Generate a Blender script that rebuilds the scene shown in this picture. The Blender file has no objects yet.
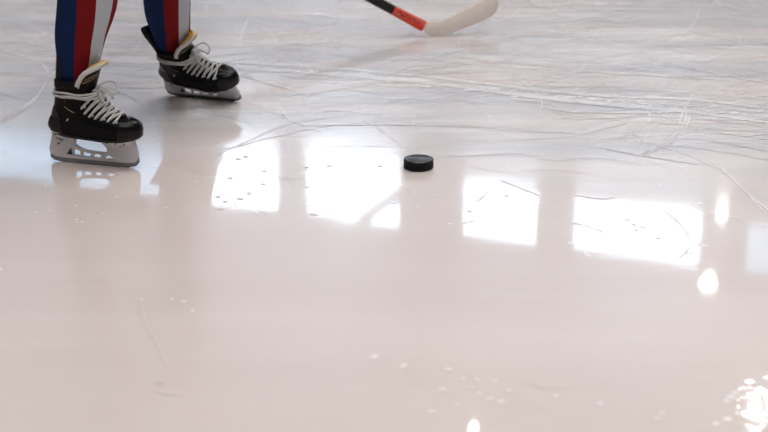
import bpy, bmesh, math, random
from mathutils import Vector, Matrix, noise
from mathutils.bvhtree import BVHTree

random.seed(7)
scene = bpy.context.scene
COL = scene.collection
R = math.radians

# ------------------------------------------------------------------ camera
CAM_H, PITCH, F = 1.05, R(19.4), 1380.0
cam_d = bpy.data.cameras.new('camera')
cam = bpy.data.objects.new('camera', cam_d)
COL.objects.link(cam)
cam.location = (0, 0, CAM_H)
cam.rotation_euler = (R(90) - PITCH, 0, 0)
cam_d.sensor_width = 36.0
cam_d.lens = F / 768 * 36.0
cam_d.dof.use_dof = True
cam_d.dof.focus_distance = 3.55
cam_d.dof.aperture_fstop = 3.2
scene.camera = cam

FW = Vector((0, math.cos(PITCH), -math.sin(PITCH)))
UP = Vector((0, math.sin(PITCH), math.cos(PITCH)))
CAM = Vector((0, 0, CAM_H))


def ray(px, py):
    return FW + Vector((1, 0, 0)) * ((px - 384) / F) + UP * ((216 - py) / F)


def ground(px, py, z=0.0):
    d = ray(px, py)
    return CAM + d * ((z - CAM_H) / d.z)


def at_depth(px, py, Y):
    d = ray(px, py)
    return CAM + d * (Y / d.y)


# ------------------------------------------------------------------ materials
def mat(name, color, rough=0.5, metal=0.0, spec=0.5, coat=0.0, bump=None, mottled=None, emit=None, sheen=0.0):
    m = bpy.data.materials.new(name)
    m.use_nodes = True
    nt = m.node_tree
    b = nt.nodes['Principled BSDF']
    c = (*color, 1)
    b.inputs['Base Color'].default_value = c
    b.inputs['Roughness'].default_value = rough
    b.inputs['Metallic'].default_value = metal
    b.inputs['Specular IOR Level'].default_value = spec
    b.inputs['Coat Weight'].default_value = coat
    b.inputs['Sheen Weight'].default_value = sheen
    tc = nt.nodes.new('ShaderNodeTexCoord')
    if mottled:
        sc, amt = mottled
        n = nt.nodes.new('ShaderNodeTexNoise')
        n.inputs['Scale'].default_value = sc
        n.inputs['Detail'].default_value = 6
        nt.links.new(tc.outputs['Object'], n.inputs['Vector'])
        mx = nt.nodes.new('ShaderNodeMix')
        mx.data_type = 'RGBA'
        mx.inputs['A'].default_value = tuple(v * (1 - amt) for v in color) + (1,)
        mx.inputs['B'].default_value = tuple(min(1, v * (1 + amt)) for v in color) + (1,)
        nt.links.new(n.outputs['Fac'], mx.inputs['Factor'])
        nt.links.new(mx.outputs['Result'], b.inputs['Base Color'])
    if bump:
        sc, st, dist = bump
        n = nt.nodes.new('ShaderNodeTexNoise')
        n.inputs['Scale'].default_value = sc
        n.inputs['Detail'].default_value = 5
        nt.links.new(tc.outputs['Object'], n.inputs['Vector'])
        bp = nt.nodes.new('ShaderNodeBump')
        bp.inputs['Strength'].default_value = st
        bp.inputs['Distance'].default_value = dist
        nt.links.new(n.outputs['Fac'], bp.inputs['Height'])
        nt.links.new(bp.outputs['Normal'], b.inputs['Normal'])
    if emit:
        b.inputs['Emission Color'].default_value = (*emit[0], 1)
        b.inputs['Emission Strength'].default_value = emit[1]
    return m


M = {}
M['boot'] = mat('boot_black', (0.0055, 0.0055, 0.006), 0.32, spec=0.09, bump=(220, 0.25, 0.002), mottled=(30, 0.3))
M['boot_gloss'] = mat('toe_cap_black', (0.005, 0.005, 0.0055), 0.20, spec=0.22, mottled=(25, 0.3))
M['felt_dark'] = mat('felt_dark', (0.016, 0.0155, 0.015), 0.9, spec=0.1, bump=(600, 0.5, 0.002), mottled=(140, 0.6))
M['tendon'] = mat('tendon_guard_black', (0.007, 0.008, 0.012), 0.5, spec=0.2, bump=(300, 0.2, 0.001))
M['felt_white'] = mat('felt_white', (0.62, 0.62, 0.60), 0.95, bump=(500, 0.4, 0.002), mottled=(60, 0.12))
M['yellow'] = mat('tongue_tip_yellow', (0.62, 0.36, 0.04), 0.6, bump=(400, 0.2, 0.001))
M['gold'] = mat('gold_print', (0.34, 0.24, 0.11), 0.45, metal=0.2)
M['red_print'] = mat('red_print', (0.25, 0.03, 0.025), 0.5)
M['silver_print'] = mat('silver_print', (0.62, 0.62, 0.62), 0.35, metal=0.4)
M['lace'] = mat('lace_grey', (0.56, 0.57, 0.565), 0.85, spec=0.1, bump=(900, 0.5, 0.001), mottled=(220, 0.25))
M['holder'] = mat('holder_plastic', (0.64, 0.64, 0.66), 0.32, spec=0.4, mottled=(18, 0.06))
M['steel'] = mat('steel_runner', (0.25, 0.265, 0.28), 0.30, metal=0.85, bump=(120, 0.1, 0.001), mottled=(60, 0.2))
M['print_dark'] = mat('print_dark', (0.03, 0.03, 0.035), 0.5)
M['blue'] = mat('cloth_blue', (0.008, 0.021, 0.082), 0.85, spec=0.1, bump=(35, 0.35, 0.01), mottled=(14, 0.2))
M['red'] = mat('cloth_red', (0.190, 0.009, 0.011), 0.85, spec=0.1, bump=(35, 0.35, 0.01), mottled=(14, 0.15))
M['white'] = mat('cloth_white', (0.50, 0.535, 0.58), 0.85, spec=0.1, bump=(35, 0.35, 0.01), mottled=(14, 0.06))
M['skin'] = mat('skin', (0.55, 0.33, 0.25), 0.5)
M['puck_top'] = mat('puck_rubber_top', (0.020, 0.024, 0.030), 0.27, spec=0.5, bump=(260, 0.5, 0.001), mottled=(70, 0.6))
M['shaft'] = mat('stick_shaft_black', (0.010, 0.010, 0.010), 0.4, spec=0.2, mottled=(40, 0.2))
M['orange'] = mat('stick_orange', (0.66, 0.050, 0.022), 0.4, mottled=(60, 0.12))
M['blade_tape'] = mat('stick_blade_beige', (0.82, 0.75, 0.69), 0.75, bump=(160, 0.3, 0.001), mottled=(50, 0.06))
M['glove'] = mat('glove_black', (0.015, 0.015, 0.016), 0.6, bump=(90, 0.3, 0.004))
M['helmet'] = mat('helmet_white', (0.6, 0.6, 0.62), 0.3, mottled=(20, 0.05))
M['eye'] = mat('eye_dark', (0.03, 0.02, 0.02), 0.2)
M['lip'] = mat('lip', (0.42, 0.17, 0.15), 0.5)
M['wall'] = mat('wall_paint', (0.62, 0.58, 0.56), 0.8, bump=(8, 0.2, 0.02), mottled=(0.6, 0.08))
M['wall_panel'] = mat('wall_panel_grey', (0.20, 0.22, 0.25), 0.6, mottled=(1.2, 0.15))
M['ceiling'] = mat('ceiling_boards', (0.66, 0.53, 0.46), 0.8, mottled=(0.8, 0.08))
M['frame'] = mat('window_frame', (0.60, 0.58, 0.56), 0.5, mottled=(4, 0.06))
M['lamp_metal'] = mat('lamp_housing', (0.5, 0.5, 0.5), 0.4, metal=0.6)
M['lamp_glow'] = mat('lamp_glow', (1, 1, 1), 0.5, emit=((1, 0.97, 0.93), 60))
M['panel_glow'] = mat('light_panel', (1, 1, 1), 0.5, emit=((1, 0.95, 0.9), 3))


def glass(name, tint, rough=0.02):
    m = bpy.data.materials.new(name)
    m.use_nodes = True
    nt = m.node_tree
    nt.nodes.clear()
    o = nt.nodes.new('ShaderNodeOutputMaterial')
    t = nt.nodes.new('ShaderNodeBsdfTransparent')
    n = nt.nodes.new('ShaderNodeTexNoise')
    n.inputs['Scale'].default_value = 1.3
    tc = nt.nodes.new('ShaderNodeTexCoord')
    nt.links.new(tc.outputs['Object'], n.inputs['Vector'])
    mx = nt.nodes.new('ShaderNodeMix')
    mx.data_type = 'RGBA'
    mx.inputs['A'].default_value = tuple(v * 0.9 for v in tint) + (1,)
    mx.inputs['B'].default_value = (*tint, 1)
    nt.links.new(n.outputs['Fac'], mx.inputs['Factor'])
    nt.links.new(mx.outputs['Result'], t.inputs['Color'])
    g = nt.nodes.new('ShaderNodeBsdfGlossy')
    g.inputs['Roughness'].default_value = rough
    s = nt.nodes.new('ShaderNodeMixShader')
    s.inputs['Fac'].default_value = 0.05
    nt.links.new(t.outputs[0], s.inputs[1])
    nt.links.new(g.outputs[0], s.inputs[2])
    nt.links.new(s.outputs[0], o.inputs['Surface'])
    return m


M['glass'] = glass('window_glass', (0.97, 0.98, 1.0))
M['glass_tint'] = glass('window_glass_tinted', (0.46, 0.52, 0.57))


PIT = tuple(ground(757, 412))


def ice_material(name, frost):
    m = bpy.data.materials.new(name)
    m.use_nodes = True
    nt = m.node_tree
    L = nt.links.new
    b = nt.nodes['Principled BSDF']
    tc = nt.nodes.new('ShaderNodeTexCoord')
    P = tc.outputs['Object']

    def node(t, **kw):
        n = nt.nodes.new(t)
        for k, v in kw.items():
            n.inputs[k].default_value = v
        return n

    def nz(scale, detail=4, rough=0.5, vec=P, dist=0.0):
        n = node('ShaderNodeTexNoise', Scale=scale, Detail=detail, Roughness=rough, Distortion=dist)
        L(vec, n.inputs['Vector'])
        return n.outputs['Fac']

    def mth(op, a, c=None, d=None, clamp=False):
        n = nt.nodes.new('ShaderNodeMath')
        n.operation = op
        n.use_clamp = clamp
        for i, v in enumerate((a, c, d)):
            if v is None:
                continue
            if isinstance(v, (int, float)):
                n.inputs[i].default_value = v
            else:
                L(v, n.inputs[i])
        return n.outputs[0]

    def rng(v, a0, a1, b0, b1):
        n = nt.nodes.new('ShaderNodeMapRange')
        n.interpolation_type = 'SMOOTHSTEP'
        for k, x in (('From Min', a0), ('From Max', a1), ('To Min', b0), ('To Max', b1)):
            n.inputs[k].default_value = x
        L(v, n.inputs['Value'])
        return n.outputs['Result']

    sep = nt.nodes.new('ShaderNodeSeparateXYZ')
    L(P, sep.inputs[0])
    X, Y = sep.outputs['X'], sep.outputs['Y']
    # skated-up part of the sheet (beyond the puck) against the freshly flooded part
    edge = mth('ADD', Y, mth('ADD', mth('MULTIPLY', nz(1.6, 5), 0.55), mth('MULTIPLY', X, 0.30)))
    worn = rng(edge, 3.38, 4.15, 0.0, 1.0)
    # fine skating hatch: noise stretched along several directions
    hat = None
    for ang, sx, sy in ((12, 0.9, 17), (-24, 1.1, 24), (58, 1.0, 20), (-6, 0.5, 11)):
        mp = nt.nodes.new('ShaderNodeMapping')
        mp.inputs['Rotation'].default_value = (0, 0, R(ang))
        mp.inputs['Scale'].default_value = (sx, sy, 1)
        L(P, mp.inputs['Vector'])
        h = rng(nz(1.0, 3, 0.6, mp.outputs[0], 0.6), 0.57, 0.70, 0, 1)
        hat = h if hat is None else mth('MAXIMUM', hat, h)
    hat = mth('MULTIPLY', hat, rng(nz(1.1, 3), 0.38, 0.62, 0.15, 1.0))
    hatw = mth('MULTIPLY', hat, mth('ADD', mth('MULTIPLY', worn, 0.85), 0.16), None, True)
    # colour
    mpc = nt.nodes.new('ShaderNodeMapping')
    mpc.inputs['Rotation'].default_value = (0, 0, R(14))
    mpc.inputs['Scale'].default_value = (0.45, 1.7, 1)
    L(P, mpc.inputs['Vector'])
    cl = nz(1.0, 4, 0.5, mpc.outputs[0])
    mps = nt.nodes.new('ShaderNodeMapping')
    mps.inputs['Rotation'].default_value = (0, 0, R(9))
    mps.inputs['Scale'].default_value = (0.55, 2.6, 1)
    L(P, mps.inputs['Vector'])
    c1 = nt.nodes.new('ShaderNodeMix'); c1.data_type = 'RGBA'
    c1.inputs['A'].default_value = (0.735, 0.655, 0.625, 1)
    c1.inputs['B'].default_value = (0.790, 0.720, 0.695, 1)
    L(rng(cl, 0.3, 0.7, 0, 1), c1.inputs['Factor'])
    c2 = nt.nodes.new('ShaderNodeMix'); c2.data_type = 'RGBA'
    L(c1.outputs['Result'], c2.inputs['A'])
    c2.inputs['B'].default_value = (0.565, 0.570, 0.595, 1)
    L(mth('MULTIPLY', worn, rng(nz(1.7, 6, 0.62, mps.outputs[0]), 0.36, 0.62, 0.15, 0.95)), c2.inputs['Factor'])
    c3 = nt.nodes.new('ShaderNodeMix'); c3.data_type = 'RGBA'
    L(c2.outputs['Result'], c3.inputs['A'])
    c3.inputs['B'].default_value = (0.86, 0.86, 0.87, 1)
    L(mth('MULTIPLY', hatw, 0.62), c3.inputs['Factor'])
    fr = None
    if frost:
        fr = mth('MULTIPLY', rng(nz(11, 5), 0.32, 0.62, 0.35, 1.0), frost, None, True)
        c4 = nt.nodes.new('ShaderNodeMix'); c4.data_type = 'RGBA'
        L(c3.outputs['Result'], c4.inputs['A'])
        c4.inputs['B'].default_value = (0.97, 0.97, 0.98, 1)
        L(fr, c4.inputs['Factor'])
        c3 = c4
    L(c3.outputs['Result'], b.inputs['Base Color'])
    # gloss
    ro = mth('ADD', 0.035, mth('MULTIPLY', worn, rng(nz(1.2, 2), 0.3, 0.7, 0.13, 0.26)))
    ro = mth('ADD', ro, mth('MULTIPLY', hatw, 0.10))
    b.inputs['Coat Weight'].default_value = 0.75
    if fr is not None:
        ro = mth('ADD', ro, mth('MULTIPLY', fr, 0.28))
        L(mth('SUBTRACT', 0.75, mth('MULTIPLY', fr, 0.15)), b.inputs['Coat Weight'])
    L(ro, b.inputs['Coat Roughness'])
    b.inputs['Coat IOR'].default_value = 1.31
    L(mth('ADD', 0.27, mth('MULTIPLY', worn, 0.13)), b.inputs['Roughness'])
    b.inputs['IOR'].default_value = 1.45
    # relief
    hgt = mth('ADD', mth('MULTIPLY', nz(4.0, 2), 0.00026), mth('MULTIPLY', hatw, 0.00006))
    hgt = mth('ADD', hgt, mth('MULTIPLY', nz(45, 2), 0.00002))
    # a patch of pitted ice close by, where water has dripped
    pit = nt.nodes.new('ShaderNodeVectorMath'); pit.operation = 'DISTANCE'
    L(P, pit.inputs[0]); pit.inputs[1].default_value = PIT
    pm_ = rng(pit.outputs['Value'], 0.06, 0.34, 1.0, 0.0)
    hgt = mth('ADD', hgt, mth('MULTIPLY', mth('MULTIPLY', nz(26, 3), pm_), 0.0007))
    bp = node('ShaderNodeBump', Strength=1.0, Distance=1.0)
    L(hgt, bp.inputs['Height'])
    L(bp.outputs['Normal'], b.inputs['Normal'])
    L(bp.outputs['Normal'], b.inputs['Coat Normal'])
    return m


M['ice'] = ice_material('ice', 0.0)
M['frost_faint'] = ice_material('ice_scraped_faint', 0.38)
M['frost'] = ice_material('ice_scraped', 0.72)
M['ice_chip_glint'] = ice_material('ice_chip_glint', 3.0)
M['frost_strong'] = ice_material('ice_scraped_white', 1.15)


def puck_side_material():
    m = mat('puck_rubber_side', (0.006, 0.006, 0.007), 0.5, spec=0.15)
    nt = m.node_tree
    tc = nt.nodes.new('ShaderNodeTexCoord')
    w = []
    for a in (45, -45):
        mp = nt.nodes.new('ShaderNodeMapping')
        mp.inputs['Rotation'].default_value = (0, 0, R(a))
        nt.links.new(tc.outputs['UV'], mp.inputs['Vector'])
        wv = nt.nodes.new('ShaderNodeTexWave')
        wv.inputs['Scale'].default_value = 9
        nt.links.new(mp.outputs[0], wv.inputs['Vector'])
        w.append(wv.outputs['Fac'])
    mx = nt.nodes.new('ShaderNodeMath')
    mx.operation = 'MAXIMUM'
    nt.links.new(w[0], mx.inputs[0])
    nt.links.new(w[1], mx.inputs[1])
    bp = nt.nodes.new('ShaderNodeBump')
    bp.inputs['Strength'].default_value = 0.6
    bp.inputs['Distance'].default_value = 0.001
    nt.links.new(mx.outputs[0], bp.inputs['Height'])
    nt.links.new(bp.outputs['Normal'], nt.nodes['Principled BSDF'].inputs['Normal'])
    return m


M['puck_side'] = puck_side_material()


# ------------------------------------------------------------------ mesh helpers
def link(name, me, mats, parent=None, smooth=True):
    for m_ in (mats if isinstance(mats, (list, tuple)) else [mats]):
        me.materials.append(m_)
    o = bpy.data.objects.new(name, me)
    COL.objects.link(o)
    if parent is not None:
        o.parent = parent
    if smooth:
        for p in me.polygons:
            p.use_smooth = True
    return o


def obj(name, bm, mats, parent=None, smooth=True, sharp=None, normals=True):
    if normals:
        bmesh.ops.recalc_face_normals(bm, faces=bm.faces)
    me = bpy.data.meshes.new(name)
    bm.to_mesh(me)
    bm.free()
    o = link(name, me, mats, parent, smooth)
    if smooth and sharp is not None:
        me.set_sharp_from_angle(angle=R(sharp))
    return o


def box(bm, lo, hi, mi=0, mx=None):
    vs = [Vector((x, y, z)) for x in (lo[0], hi[0]) for y in (lo[1], hi[1]) for z in (lo[2], hi[2])]
    if mx is not None:
        vs = [mx @ v for v in vs]
    v = [bm.verts.new(p) for p in vs]
    fs = []
    for q in ((0, 1, 3, 2), (4, 6, 7, 5), (0, 4, 5, 1), (2, 3, 7, 6), (0, 2, 6, 4), (1, 5, 7, 3)):
        f = bm.faces.new([v[i] for i in q])
        f.material_index = mi
        fs.append(f)
    return v, fs


def loft(bm, rings, closed=True, cap0=False, cap1=False, mi=0):
    rv = [[bm.verts.new(p) for p in r] for r in rings]
    n = len(rings[0])
    fs = []
    for a, c in zip(rv, rv[1:]):
        for i in range(n if closed else n - 1):
            j = (i + 1) % n
            f = bm.faces.new((a[i], a[j], c[j], c[i]))
            f.material_index = mi
            fs.append(f)
    if cap0:
        bm.faces.new(rv[0][::-1]).material_index = mi
    if cap1:
        bm.faces.new(rv[-1]).material_index = mi
    return rv, fs


def catmull(pts, n):
    pts = [Vector(p) for p in pts]
    out = []
    for i in range(len(pts) - 1):
        p0, p1, p2, p3 = pts[max(i - 1, 0)], pts[i], pts[i + 1], pts[min(i + 2, len(pts) - 1)]
        for k in range(n):
            t = k / n
            out.append(0.5 * ((2 * p1) + (p2 - p0) * t + (2 * p0 - 5 * p1 + 4 * p2 - p3) * t * t + (3 * p1 - p0 - 3 * p2 + p3) * t ** 3))
    out.append(pts[-1])
    return out


def tube(bm, pts, r, seg=8, closed=False, flat=1.0, normal=None, mi=0):
    pts = [Vector(p) for p in pts]
    n = len(pts)
    rings = []
    u = None
    for i, p in enumerate(pts):
        if closed:
            t = pts[(i + 1) % n] - pts[i - 1]
        else:
            t = pts[min(i + 1, n - 1)] - pts[max(i - 1, 0)]
        t.normalize()
        if u is None:
            u = t.orthogonal() if normal is None else Vector(normal)
        u = (u - t * u.dot(t)).normalized()
        v = t.cross(u)
        rr = r[i] if isinstance(r, (list, tuple)) else r
        rings.append([p + u * math.cos(a) * rr * flat + v * math.sin(a) * rr for a in [2 * math.pi * k / seg for k in range(seg)]])
    if closed:
        rings.append(rings[0])
    loft(bm, rings, True, not closed, not closed, mi)
    if closed:
        bmesh.ops.remove_doubles(bm, verts=bm.verts, dist=1e-7)


def interp(tab, x):
    if x <= tab[0][0]:
        return tab[0][1]
    for (a, va), (c, vc) in zip(tab, tab[1:]):
        if x <= c:
            t = (x - a) / (c - a)
            t = t * t * (3 - 2 * t) * 0.4 + t * 0.6
            return va + (vc - va) * t
    return tab[-1][1]


def from_curve(cu):
    t = bpy.data.objects.new('tmp', cu)
    COL.objects.link(t)
    dg = bpy.context.evaluated_depsgraph_get()
    me = bpy.data.meshes.new_from_object(t.evaluated_get(dg))
    me.materials.clear()
    bpy.data.objects.remove(t)
    return me


def poly_plate(loops, half, bevel=0.0):
    """Extruded plate in the x-z plane with holes; the y axis is its thickness."""
    cu = bpy.data.curves.new('plate', 'CURVE')
    cu.dimensions = '2D'
    cu.fill_mode = 'BOTH'
    cu.extrude = half - bevel
    cu.bevel_depth = bevel
    cu.bevel_resolution = 1
    for lp in loops:
        s = cu.splines.new('POLY')
        s.points.add(len(lp) - 1)
        for p, (x, z) in zip(s.points, lp):
            p.co = (x, z, 0, 1)
        s.use_cyclic_u = True
    me = from_curve(cu)
    me.transform(Matrix.Rotation(R(90), 4, 'X'))
    return me


def text_mesh(txt, size, depth):
    cu = bpy.data.curves.new('txt', 'FONT')
    cu.body = txt
    cu.size = size
    cu.extrude = depth
    cu.align_x = 'CENTER'
    cu.align_y = 'CENTER'
    return from_curve(cu)


def skin_mesh(joints, edges, root=0, sub=2):
    """joints: list of (position, (rx, ry))."""
    me = bpy.data.meshes.new('skin')
    me.from_pydata([j[0] for j in joints], edges, [])
    t = bpy.data.objects.new('tmp', me)
    COL.objects.link(t)
    sk = t.modifiers.new('s', 'SKIN')
    sk.use_smooth_shade = True
    for i, j in enumerate(joints):
        v = me.skin_vertices[0].data[i]
        v.radius = j[1] if isinstance(j[1], tuple) else (j[1], j[1])
        v.use_root = (i == root)
    t.modifiers.new('u', 'SUBSURF').levels = sub
    bpy.context.view_layer.update()
    dg = bpy.context.evaluated_depsgraph_get()
    out = bpy.data.meshes.new_from_object(t.evaluated_get(dg))
    bpy.data.objects.remove(t)
    return out


def structure(o):
    o['kind'] = 'structure'
    return o


# ------------------------------------------------------------------ the hall
# the long wall with windows runs obliquely: u along it, n towards it
WA = R(69)
U = Vector((-math.sin(WA), math.cos(WA), 0))
N = Vector((math.cos(WA), math.sin(WA), 0))
WD = 22.0
U0, U1 = -34.0, 72.0
N0 = -16.0


def hall(u, n, z):
    return U * u + N * n + Vector((0, 0, z))


def mirror_hit(px, py, n=WD):
    """Where the reflection seen at this pixel of the ice comes from, on the plane at n."""
    d = ray(px, py)
    p = ground(px, py)
    d = Vector((d.x, d.y, -d.z))
    t = (n - p.dot(N)) / d.dot(N)
    q = p + d * t
    return q.dot(U), q.z


ZB = mirror_hit(459, 180)[1]
ZT = mirror_hit(459, 240)[1]
CEIL = ZT + 1.2

# ice sheet: one mesh, with the cuts and scrapes left by skates as frosted ribbons in it
bm = bmesh.new()
GU, GN = 80, 32
gv = [[bm.verts.new(hall(U0 + (U1 - U0) * i / GU, N0 + (WD - N0) * j / GN, 0)) for j in range(GN + 1)] for i in range(GU + 1)]
for i in range(GU):
    for j in range(GN):
        bm.faces.new((gv[i][j], gv[i][j + 1], gv[i + 1][j + 1], gv[i + 1][j])).material_index = 0
LAYER = [0.0]


def ribbon(pts, w, mi, taper=True, jit=0.0):
    LAYER[0] = (LAYER[0] + 0.000013) % 0.0009
    z = 0.0007 + LAYER[0]
    n = len(pts)
    prev = None
    for i, p in enumerate(pts):
        t = (pts[min(i + 1, n - 1)] - pts[max(i - 1, 0)])
        t.z = 0
        t.normalize()
        s = Vector((-t.y, t.x, 0))
        k = w * 0.5
        if taper:
            k *= min(1.0, 0.15 + 4.5 * min(i, n - 1 - i) / n)
        if jit:
            k *= 1 + random.uniform(-jit, jit)
        a = bm.verts.new((p.x + s.x * k, p.y + s.y * k, z))
        c = bm.verts.new((p.x - s.x * k, p.y - s.y * k, z))
        if prev:
            bm.faces.new((prev[0], prev[1], c, a)).material_index = mi
        prev = (a, c)


def arc(c, heading, length, curv, seg=14):
    p = Vector((c[0], c[1], 0))
    h = heading
    out = [p.copy()]
    for _ in range(seg):
        p = p + Vector((math.cos(h), math.sin(h), 0)) * (length / seg)
        h += curv * length / seg
        out.append(p.copy())
    return out


# scattered skate cuts, dense on the skated part of the sheet
for i in range(2300):
    y = random.uniform(3.3, 9.5) if random.random() < 0.9 else random.uniform(1.8, 3.4)
    x = random.uniform(-0.36, 0.36) * (y + 1.2)
    edge_ = y + 0.3 * x
    dens = min(1, max(0.10, (edge_ - 3.45) / 0.5))
    if random.random() > dens or y < 3.25 or (x < -.3 and edge_ < 3.5):
        continue
    hd = random.gauss(0.0, 0.5) if random.random() < 0.65 else random.uniform(0, math.pi)
    ln = random.uniform(0.10, 0.85)
    cv = random.gauss(0, 1.1)
    w = random.choice((0.002, 0.003, 0.004, 0.006))
    m_ = 1 if random.random() < 0.6 else 2
    pts = arc((x, y), hd, ln, cv, 12)
    ribbon(pts, w, m_)
    if random.random() < 0.25:
        off = Vector((random.uniform(-.01, .01), random.uniform(-.01, .01), 0))
        ribbon([p + off for p in pts], w, m_)


def px_line(pix, w, mi, n=6, jit=0.3, taper=True):
    ribbon(catmull([ground(*p) for p in pix], n), w, mi, taper, jit)


# the marks that can be singled out
for k in range(5):
    o_ = k * 1.6
    px_line([(-6, 121 + o_), (8, 114 + o_), (24, 106 + o_ * .7), (36, 96 + o_ * .5), (44, 86), (49, 76)], 0.005, 3 if k in (1, 2) else 2)
px_line([(49, 76), (44, 66), (30, 58), (8, 52), (-10, 50)], 0.008, 2)
px_line([(-5, 40), (14, 44), (30, 42), (50, 30)], 0.010, 1)
px_line([(712, 162), (728, 174), (746, 192), (776, 216)], 0.005, 3)
px_line([(722, 168), (740, 186), (770, 218)], 0.004, 3)
px_line([(640, 140), (690, 156), (728, 176)], 0.004, 2)
px_line([(362, 118), (382, 131), (405, 149)], 0.004, 2)
px_line([(240, 98), (262, 108), (300, 124), (330, 134)], 0.004, 2)
px_line([(275, 98), (283, 112), (291, 122)], 0.006, 2)
px_line([(320, 112), (334, 110.5), (350, 111.5)], 0.010, 3)
px_line([(205, 150), (235, 147), (270, 138), (330, 126), (420, 118)], 0.005, 2)
px_line([(205, 160), (250, 140), (290, 124), (345, 116)], 0.006, 1)
px_line([(540, 107), (575, 112), (620, 113), (700, 111)], 0.014, 2)
px_line([(545, 110), (590, 117), (640, 116)], 0.008, 2)
px_line([(610, 130), (632, 134), (644, 141), (640, 150)], 0.004, 2)
px_line([(505, 150), (550, 160), (600, 158), (660, 168)], 0.004, 2)
px_line([(440, 158), (500, 172), (560, 170), (640, 182)], 0.003, 2)
px_line([(200, 62), (300, 66), (420, 76), (520, 88), (600, 96), (690, 100), (790, 112)], 0.030, 1, jit=0.1)
px_line([(200, 68), (300, 72), (420, 82), (520, 95), (600, 104), (690, 112), (790, 126)], 0.045, 1, jit=0.1)
px_line([(430, 60), (520, 68), (640, 75), (720, 80)], 0.012, 2)
px_line([(480, 8), (600, 4), (768, 6)], 0.03, 1)
px_line([(500, 14), (590, 10), (690, 9)], 0.02, 2)
px_line([(206, 200), (228, 193), (256, 192), (280, 194)], 0.003, 2)
px_line([(300, 204), (320, 208), (344, 219)], 0.003, 2)
px_line([(655, 205), (676, 220), (690, 240), (684, 254), (668, 260)], 0.003, 2)
px_line([(572, 195), (604, 199), (612, 196)], 0.006, 3)
px_line([(570, 222), (590, 227), (606, 233)], 0.005, 3)
px_line([(476, 202), (484, 196), (488, 190)], 0.004, 3)
px_line([(500, 180), (520, 188), (540, 196)], 0.005, 3)
px_line([(455, 192), (510, 191), (560, 194)], 0.0015, 2)
px_line([(300, 158), (350, 156), (402, 160)], 0.0015, 2)
px_line([(203, 180), (240, 178), (300, 178), (330, 182)], 0.002, 2)
px_line([(262, 181), (280, 178), (296, 180), (314, 186)], 0.003, 2)
px_line([(140, 300), (150, 330), (170, 370)], 0.003, 1)
# row of short chips left by a stop
for t in range(44):
    s = t / 43
    for lane in range(2):
        px = 318 + s * 470 + random.uniform(-6, 6)
        py = 70 + s * 43 + lane * 4.5 + (4 * math.sin(s * 3)) + random.uniform(-1, 1)
        if px < 560 and random.random() < 0.5:
            continue
        l_ = random.uniform(2, 7)
        px_line([(px - l_, py), (px, py - 0.5), (px + l_, py - 0.3)], random.uniform(0.008, 0.02), 3 if random.random() < .55 else 2, n=3)
# gouges in front of the windows' reflection
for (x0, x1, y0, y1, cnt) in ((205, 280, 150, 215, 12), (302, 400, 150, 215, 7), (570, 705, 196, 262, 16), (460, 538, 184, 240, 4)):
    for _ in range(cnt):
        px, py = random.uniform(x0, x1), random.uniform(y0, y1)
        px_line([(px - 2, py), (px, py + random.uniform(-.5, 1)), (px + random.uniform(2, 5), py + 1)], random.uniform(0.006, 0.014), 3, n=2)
for _ in range(26):
    px, py = random.uniform(0, 768), random.uniform(225, 430)
    px_line([(px - 10, py), (px, py + random.uniform(-3, 3)), (px + 14, py + random.uniform(-3, 3))], 0.002, 1, n=4)
# lamp glints painted as flat white dots, then scattered white chips


def chip_glint(p, r, mi=4):
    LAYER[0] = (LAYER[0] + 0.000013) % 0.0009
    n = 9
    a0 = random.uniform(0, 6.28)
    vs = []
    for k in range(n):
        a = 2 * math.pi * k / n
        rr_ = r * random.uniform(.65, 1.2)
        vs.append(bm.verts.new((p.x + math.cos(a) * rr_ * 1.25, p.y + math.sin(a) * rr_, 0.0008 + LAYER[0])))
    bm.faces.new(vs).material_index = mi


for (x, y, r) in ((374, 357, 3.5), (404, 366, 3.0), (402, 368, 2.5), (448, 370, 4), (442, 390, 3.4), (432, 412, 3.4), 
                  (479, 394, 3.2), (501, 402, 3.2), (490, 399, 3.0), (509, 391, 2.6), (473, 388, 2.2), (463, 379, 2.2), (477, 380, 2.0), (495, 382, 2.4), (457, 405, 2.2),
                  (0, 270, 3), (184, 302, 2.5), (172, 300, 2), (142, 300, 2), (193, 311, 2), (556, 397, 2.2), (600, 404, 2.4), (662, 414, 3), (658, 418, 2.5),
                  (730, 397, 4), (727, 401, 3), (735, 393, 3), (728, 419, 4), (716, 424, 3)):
    chip_glint(ground(x, y), r * 0.0017)
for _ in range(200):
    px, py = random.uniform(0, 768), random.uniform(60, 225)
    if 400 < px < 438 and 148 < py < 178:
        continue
    chip_glint(ground(px, py), random.uniform(0.0012, 0.0035))
floor = obj('floor', bm, [M['ice'], M['frost_faint'], M['frost'], M['frost_strong'], M['ice_chip_glint']], smooth=False, normals=False)
structure(floor)

# windows of the long wall: pane spans as (u0, u1), seen mirrored in the ice
spans = []
for x0, x1, ym in ((-120, 163, 155), (204, 278, 175), (302, 400, 182), (459, 538, 212), (570, 703, 232), (742, 905, 255)):
    a, c = mirror_hit(x0, ym)[0], mirror_hit(x1, ym)[0]
    spans.append((min(a, c), max(a, c)))
wid = sum(b_ - a_ for a_, b_ in spans[1:5]) / 4
SILL = {}
for s_, (px_, py_) in zip(spans, ((60, 131), (240, 142), (350, 147), (500, 184), (640, 202), (770, 224))):
    SILL[s_[0]] = mirror_hit(px_, py_)[1]
lo = min(s[0] for s in spans)
hi_ = max(s[1] for s in spans)
k = lo
extra = []
while k - 0.8 - wid > U0 + 1:
    extra.append((k - 0.8 - wid, k - 0.8)); k -= 0.8 + wid
k = hi_
while k + 0.8 + wid < U1 - 1:
    extra.append((k + 0.8, k + 0.8 + wid)); k += 0.8 + wid
allsp = sorted(spans + extra)
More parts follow.
